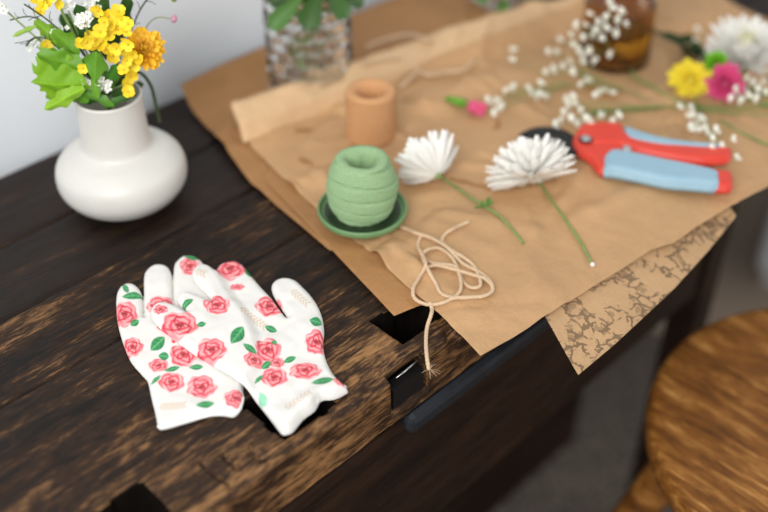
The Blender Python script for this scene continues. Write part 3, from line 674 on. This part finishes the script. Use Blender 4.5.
# ------------------------------------------------------------------ cut flowers on the paper
mumw = lin((248, 246, 240))
def lying_mum(cpx, axpx, R, n, spread, stempts, label, up=.012, leafs=(), tilt=.35, droop=0):
    c = on(*cpx, up); a2 = on(*axpx, up)-c; a2 /= np.linalg.norm(a2); ax = Vector(a2)+Vector((0, 0, tilt))
    e = mum('white_chrysanthemum', c, ax, R, n, mumw, spread, label, group='white chrysanthemums', wd=.2, droop=droop, inner=.6)
    zf = {}
    for o in e.children:
        for v in o.data.vertices:
            x, y, z = v.co; 
            lo = .8095
            if z < lo: v.co.z = lo+(lo-z)*.04
    pts = [c]+[on(x, y, .0022) for x, y in stempts]; stem(e, pts, .0014)
    return e
e1 = lying_mum((438, 175), (410, 153), .039, 230, 74, [(447,181),(460,190),(474,200),(486,207),(498,215),(510,227),(523,243)], 'small white chrysanthemum lying beside the green twine, stem to the right', .016)
for (x0, y0, x1, y1, ww) in ((484,206,474,210,.004),(486,206,494,203,.004),(487,208,489,198,.0045),(483,207,482,201,.0035)):
    b = MB(); p0 = on(x0, y0, .003); p1 = on(x1, y1, .006); b.petal(p0, p1-p0, (0, 0, 1), np.linalg.norm(p1-p0), ww, .1, .2, 5, lin((84, 138, 52)), tip=.3); b.build('leaf', M['leafm'], e1)
e2 = lying_mum((532, 174), (508, 146), .041, 260, 108, [(540,183),(548,195),(560,212),(574,232),(584,248),(592,264)], 'white chrysanthemum lying left of the shears blades, long stem to the front', .02, droop=.3, tilt=.7)
b = MB(); b.ball(on(592.5, 264.5, .0022), .0021, 8, 6); o = b.build('stem_cut_end', M['hem'], e2); o['label'] = 'pale cut end of the stem'
# cluster at the right
c = on(742, 59, .018); e3 = mum('white_chrysanthemum', c, Vector((CAM-c)/np.linalg.norm(CAM-c))*.6+Vector(RT)*.15+Vector(HD)*.35+Vector((0, 0, .3)), .046, 190, mumw, 84, 'fully open white chrysanthemum in the small bunch at the right', group='white chrysanthemums', wd=.15, col2=lin((240, 238, 196)), inner=.5, ct=.12)
stem(e3, [c, on(752, 84, .004), on(790, 100, .003)], .0013)
c = on(690, 80, .012); e4 = mum('yellow_daisy', c, Vector((CAM-c)/np.linalg.norm(CAM-c)), .027, 34, lin((255, 238, 84)), 88, 'lemon yellow daisy-like flower in the bunch at the right', wd=.36, inner=.5, heart=lin((252, 234, 100)))
stem(e4, [c, on(712, 92, .003), on(770, 104, .003)], .0012)
c = on(725, 84, .022); e5 = mum('pink_flower', c, Vector((CAM-c)/np.linalg.norm(CAM-c))+Vector((0, 0, .2)), .021, 46, lin((232, 94, 150)), 95, 'bright pink flower between the yellow daisy and the white chrysanthemum', wd=.36, inner=.5, heart=lin((240, 130, 176)))
stem(e5, [c, on(740, 96, .003), on(775, 108, .003)], .0012)
c = on(716, 63, .030); e6 = mum('green_button_flower', c, Vector((CAM-c)/np.linalg.norm(CAM-c)), .0125, 110, lin((140, 208, 50)), 110, 'lime green button flower touching the white chrysanthemum', wd=.24, inner=.7, heart=lin((140, 208, 50)))
stem(e6, [c, on(735, 80, .003), on(775, 100, .003)], .0012)
# dark stems with leaves from the bottle to the bunch
e7 = tag(empty('dark_leafy_stem', tuple(map(float, on(685, 45)))), 'dark green leafy stem between the amber bottle and the flower bunch', 'stem')
stem(e7, [on(652, 30, .01), on(668, 38, .008), on(684, 46, .008), on(700, 54, .008), on(714, 60, .01)], .0022, 'stem_dark')
for (x, y, x1, y1) in ((660,34,676,40),(668,36,690,44),(680,44,684,64),(684,46,700,66),(688,48,700,44),(690,50,706,52),(676,40,694,38),(684,46,690,72),(690,48,698,58)):
    b = MB(); p0 = on(x, y, .008); p1 = on(x1, y1, .012); b.petal(p0, p1-p0, Vector(TOCAM), np.linalg.norm(p1-p0), .011, .2, .2, 6, lin((36, 66, 24)), tip=.2); b.build('leaf', M['leafm'], e7)
# pink bud
c = on(474, 107, .009); e8 = tag(empty('pink_bud', tuple(map(float, c))), 'single pink rose bud with green calyx lying alone on the paper', 'flower')
b = MB(); dirb = on(488, 110)-on(450, 98); dirb /= np.linalg.norm(dirb)
for k in range(9):
    th = k*2.4; nr = Vector((0, 0, 1)); nr.rotate(Matrix.Rotation(th, 3, Vector(dirb))); off = nr*(.0072-.0005*k)
    b.petal(Vector(c)-Vector(dirb)*.006+off*.35, Vector(dirb)+nr*.22, -nr, .0185, .015, .35, .3, 6, jit(lin((232, 100, 142)), .12), tip=.7, base=.5)
b.ball(tuple(Vector(c)), .0075, 10, 8, lin((226, 90, 132))); b.build('petals', M['petal'], e8)
b = MB(); cal = on(456, 101, .007)
for k in range(6):
    nr = Vector((0, 0, 1)); nr.rotate(Matrix.Rotation(k*1.05, 3, Vector(dirb))); b.petal(Vector(cal)-Vector(dirb)*.009, Vector(dirb)+nr*.2, -nr, .021, .008, .2, .3, 5, jit(lin((110, 180, 50)), .1), tip=.2, base=.6)
b.tube([Vector(cal)-Vector(dirb)*.012, Vector(cal), Vector(cal)+Vector(dirb)*.01], [.002, .0042, .005], 10, c=lin((110, 178, 50))); b.build('calyx', M['leafm'], e8)
# baby's breath
proto_b = []; BC0 = P(613, 58, .8085)
def gyp(pos, root, label, hmax=.02, up=0.004, r=(.0036, .0052)):
    e = tag(empty('babys_breath_sprig', tuple(map(float, on(*pos[0])))), label, 'flower', "baby's breath sprigs")
    rt = on(*root, .003); sb = MB(); cen = on(sum(p[0] for p in pos)/len(pos), sum(p[1] for p in pos)/len(pos), .005)
    sb.tube(spline([rt, (rt+cen)/2+np.array([0, 0, .004]), cen], 6), .0006, 6)
    for (x, y) in pos:
        q = on(x, y, up+random.uniform(0, hmax)) if not (y < 63 and 560 < x < 640) else Q(x, y, BC0, .046+random.uniform(0, .012)); rr = random.uniform(*r)
        if not proto_b:
            mb = MB()
            for k in range(16):
                d = Vector([random.gauss(0, 1) for _ in range(3)]).normalized(); d.z = abs(d.z)*.8+.1
                mb.petal(d*.15, d, d.orthogonal(), .85, .75, .5, .3, 3, jit(lin((255, 254, 244)), .03), tip=.7, base=.5)
            mb.ball((0, 0, 0), .55, 6, 5, lin((250, 250, 232)))
            o = mb.build('blossom', M['petal']); proto_b.append(o)
        else: o = proto_b[0].copy(); COL.objects.link(o)
        o.parent = e; o.matrix_parent_inverse = Matrix.Translation(-e.location); o.location = Vector(q); o.scale = (rr, rr, rr); o.rotation_euler = [random.uniform(0, 1.5) for _ in range(3)]
        t = random.uniform(.3, .9); mid = rt*(1-t)+cen*t; sb.tube([mid, (mid+q)/2+np.array([0, 0, .002]), q], .00032, 4)
    sb.build('stem', M['stem'], e)
gyp([(612,8),(605,17),(598,22),(617,20),(626,24),(592,35),(586,25),(575,25),(571,35),(573,45),(609,2),(590,14),(596,30),(606,28),(583,38),(588,50),(582,55),(594,60),(609,54),(615,33),(601,38),(578,50),(622,12)], (640, 82), "densest baby's breath sprig in front of the amber bottle", .035)
gyp([(560,40),(556,52),(583,62),(570,62),(548,52),(554,68),(545,72),(541,83),(553,70),(562,66),(572,72),(588,80),(580,84),(598,92),(613,93),(594,95),(604,90)], (650, 100), "baby's breath sprig in the middle below the amber bottle")
gyp([(540,94),(536,97),(545,96),(532,94),(513,50),(512,60),(492,103),(497,100),(499,108),(493,112),(502,105),(487,100),(512,87),(505,90),(528,88)], (600, 84), "sparse baby's breath reaching left towards the pink bud")
gyp([(563,112),(568,106),(575,104),(580,110),(570,118),(585,118),(560,120),(577,124),(555,125),(590,122),(600,115),(618,115),(612,122),(566,100),(573,97)], (700, 106), "baby's breath sprig just above the red shears head")
gyp([(691,108),(693,115),(703,121),(708,133),(712,138),(716,130),(690,127),(698,130),(712,148),(722,146),(733,139),(737,158),(680,107),(700,118),(696,124),(705,128),(688,116)], (690, 86), "baby's breath sprig between the yellow daisy and the shears handle")
gyp([(746,78),(752,82),(740,100),(748,95),(757,88),(765,92),(737,93),(763,82),(730,98),(744,90),(735,88),(755,98),(764,72)], (775, 106), "baby's breath under the white chrysanthemum at the right edge", .02, .012)
gyp([(697,30),(695,42),(700,60),(706,52)], (720, 100), "few baby's breath blossoms behind the lime green flower")
def greenstem(pts, label): e = tag(empty('cut_stem', tuple(map(float, on(*pts[0])))), label, 'stem', 'thin cut stems on the paper'); stem(e, [on(x, y, .002) for x, y in pts], .0013)
greenstem([(628,74),(655,88),(680,102),(720,112),(790,116)], 'green stem running from the amber bottle towards the right edge')
greenstem([(590,112),(640,108),(690,106),(740,108),(790,104)], 'green stem lying level above the shears')
greenstem([(720,120),(745,134),(780,150)], 'pale green stem right of the shears handles')
# ------------------------------------------------------------------ pruning shears
SHU = max(Z4(*P(x, y, .81)[:2]) for x in range(575, 735, 8) for y in (135, 150, 165, 180) if abs(y-140-(x-575)*.25) < 22)-.8105
SHZ = .8165+SHU
sh = empty('pruning_shears', tuple(map(float, P(620, 150, .808)))); tag(sh, 'red and pale blue pruning shears with black blades lying on kraft paper', 'pruning shears')
def S(L, z=SHZ): return closed_spline([P(550+x/3.84, 110+y/3.84, z)[:2] for x, y in L], 3)
def pill(name, L, mt, z0, t, wd, parent=sh, cell=.0011):
    z0 += SHU
    top = lambda p, d: z0+t/2+puff(d, t/2, wd); bot = lambda p, d: z0+t/2-puff(d, t/2, wd)
    return slab(name, S(L), cell, top, bot, mt, parent)
g_ = Z4(*P(600, 150, .81)[:2])
pill('lower_handle', [(85,125),(100,92),(140,72),(170,100),(205,125),(262,135),(300,155),(340,166),(440,190),(560,218),(640,240),(690,246),(702,275),(694,308),(640,306),(560,300),(440,288),(330,264),(240,247),(205,242),(186,238),(150,195),(100,160)], M['red'], .8095, .013, .006)
o = pill('lower_grip', [(200,205),(215,180),(250,168),(340,184),(440,206),(560,230),(640,252),(648,278),(644,306),(560,301),(440,290),(330,266),(240,249),(204,244)], M['blue'], .8092, .0158, .006); o['label'] = 'pale blue rubber grip'
pill('upper_handle', [(100,100),(140,66),(262,68),(282,92),(300,112),(380,134),(450,146),(560,158),(640,160),(688,162),(696,185),(680,206),(610,210),(540,204),(440,192),(340,172),(280,152),(200,150),(140,140)], M['red'], .8125, .012, .005)
o = pill('upper_grip', [(283,86),(320,98),(420,128),(540,146),(640,154),(636,166),(540,165),(430,160),(330,142),(290,124)], M['blue'], .8128, .0132, .004); o['label'] = 'pale blue rubber inlay of the upper handle'
def discp(name, x, y, z, r, h, mt, par=sh):
    c = P(550+x/3.84, 110+y/3.84, z+SHU); b = MB(); b.lathe(rounded([(0,0),(r,0),(r,h*.6),(r*.85,h),(0,h)], 3), c, 28); return b.build(name, mt, par)
bolt = discp('pivot_bolt', 138, 112, .8243, .0048, .0022, M['steel']); discp('washer', 138, 112, .8240, .0066, .001, M['black'], bolt)
discp('catch_screw', 295, 152, .824, .0043, .0025, M['steel'])
bz = .8115
pill('cutting_blade', [(110,130),(85,112),(50,82),(10,66),(-50,64),(-95,78),(-120,96),(-95,100),(-40,118),(20,142),(70,168),(105,165)], M['black'], bz+.002, .0036, .002, cell=.0009)
pill('hook_blade', [(100,120),(60,100),(20,96),(-30,86),(-80,92),(-60,76),(0,52),(50,60),(100,90)], M['black'], bz-.002, .004, .002, cell=.0009)
# ------------------------------------------------------------------ glass vases and bottle
def hob(o, R, H, label, n=13, rows=8, cell_n=192):
    m = 120
    def fn(th, z, r, j):
        if r < R*.93 or j > m: return 0
        v = z/H*rows; row = math.floor(v); u = (th/(2*PI)*n+(.5 if row % 2 else 0)) % 1-.5; w_ = v-row-.5
        return .0042*math.sqrt(max(0, 1-(u*u+w_*w_)*4.4))
    prof = [(0, 0), (R*.9, 0)]+[(R, .002+(H-.004)*t) for t in np.linspace(0, 1, m-3)]+[(R-.0005, H), (R-.003, H)]+[(R-.0035, H-.004-(H-.014)*t) for t in np.linspace(0, 1, 10)]+[(0, .009)]
    b = MB(); b.lathe(prof, o, cell_n, fn); ob = b.build('hobnail_glass_vase', M['glass']); return tag(ob, label, 'vase', 'hobnail glass vases')
GV = P(311, 88, .8015); GV[2] = .8052; g_c = GV.copy()
hob(GV, .0430, .115, 'clear hobnail glass vase with green leaves behind the paper fold')
GV2 = P(512, 12, .8015); GV2 = np.array([GV2[0]+.03, GV2[1]+.03, .8055])
hob(GV2, .052, .10, 'second clear hobnail glass vase at the top edge beyond the paper fold')
def GQ(o, px, py, dd=0): return Q(px, py, o, dd)
def foliage(o, leaves, stems, label, R):
    for k, (x0, y0, x1, y1, wd, col, dd) in enumerate(leaves):
        e = tag(empty('green_leaf_stem', tuple(map(float, o))), label[k], 'leaf')
        b = MB(); p0 = GQ(o, x0, y0, dd); p1 = GQ(o, x1, y1, dd); b.petal(p0, p1-p0, TOCAM+Vector((0, 0, .3)), np.linalg.norm(p1-p0), wd, .3, .2, 9, lin(col), tip=.15, base=.3); b.build('blade', M['leafm'], e)
        ang = 6.28*k/len(leaves); s0 = o+np.array([R*math.cos(ang), R*math.sin(ang), .014]); stem(e, [s0, s0*.5+(o+np.array([0, 0, .1]))*.5, p0], .0016)
foliage(GV, [(300,-2,272,28,.020,(84,128,56),.046),(318,-6,306,26,.024,(66,104,46),.047),(330,-8,344,18,.022,(66,106,44),.046),(346,-6,362,6,.016,(60,90,44),.04),(296,-6,270,4,.02,(54,84,38),.03),(312,10,296,-20,.03,(40,90,26),.0),(326,10,340,-20,.03,(40,90,26),.0)], None,
  ['long green leaf hanging over the left of the glass vase','broad dark green leaf hanging down the front of the glass vase','green leaf hanging over the right front of the glass vase','small green leaf at the right rim of the glass vase','green leaf pointing left off the glass vase rim','upright dark leaf inside the glass vase, left one','upright dark leaf inside the glass vase, right one'], .028)
foliage(GV2, [(484,4,476,-10,.018,(90,150,50),.05),(505,0,500,14,.018,(96,150,60),.055),(525,-2,530,8,.02,(70,120,50),.055),(545,0,556,-10,.02,(40,70,34),.04),(560,6,580,-4,.02,(40,70,34),.03)], None,
  ['green leaf at the left rim of the far glass vase','light green leaf hanging in front of the far glass vase','green leaf right of the middle of the far glass vase','dark leaf at the right of the far glass vase','dark leaf farthest right of the far glass vase'], .03)
BC = P(613, 58, .8085); BC[2] = .8095+.001
AB = empty('amber_bottle', tuple(map(float, BC))); tag(AB, 'round amber glass bottle with yellow liquid standing behind the small blossoms', 'bottle')
R = .0400
b = MB(); b.lathe(rounded([(0,0),(R-.004,0),(R,.004),(R,.02),(R,.06),(R-.004,.078),(R-.018,.092),(.014,.10),(.0135,.125),(.0155,.127),(.0155,.131),(.0115,.131),(.0115,.10),(R-.021,.088),(R-.007,.074),(R-.003,.058),(R-.003,.006),(0,.004)], 5), BC, 72); b.build('bottle_body', M['amber'], AB)
b = MB(); b.lathe([(0,.0045),(R-.005,.0045),(R-.0036,.008),(R-.0036,.034),(0,.034)], BC, 64); b.build('liquid', M['oil'], AB)
b = MB(); b.lathe([(0,.131),(.0165,.131),(.0165,.145),(.015,.148),(0,.148)], BC, 40); b.build('cap', M['black'], AB)
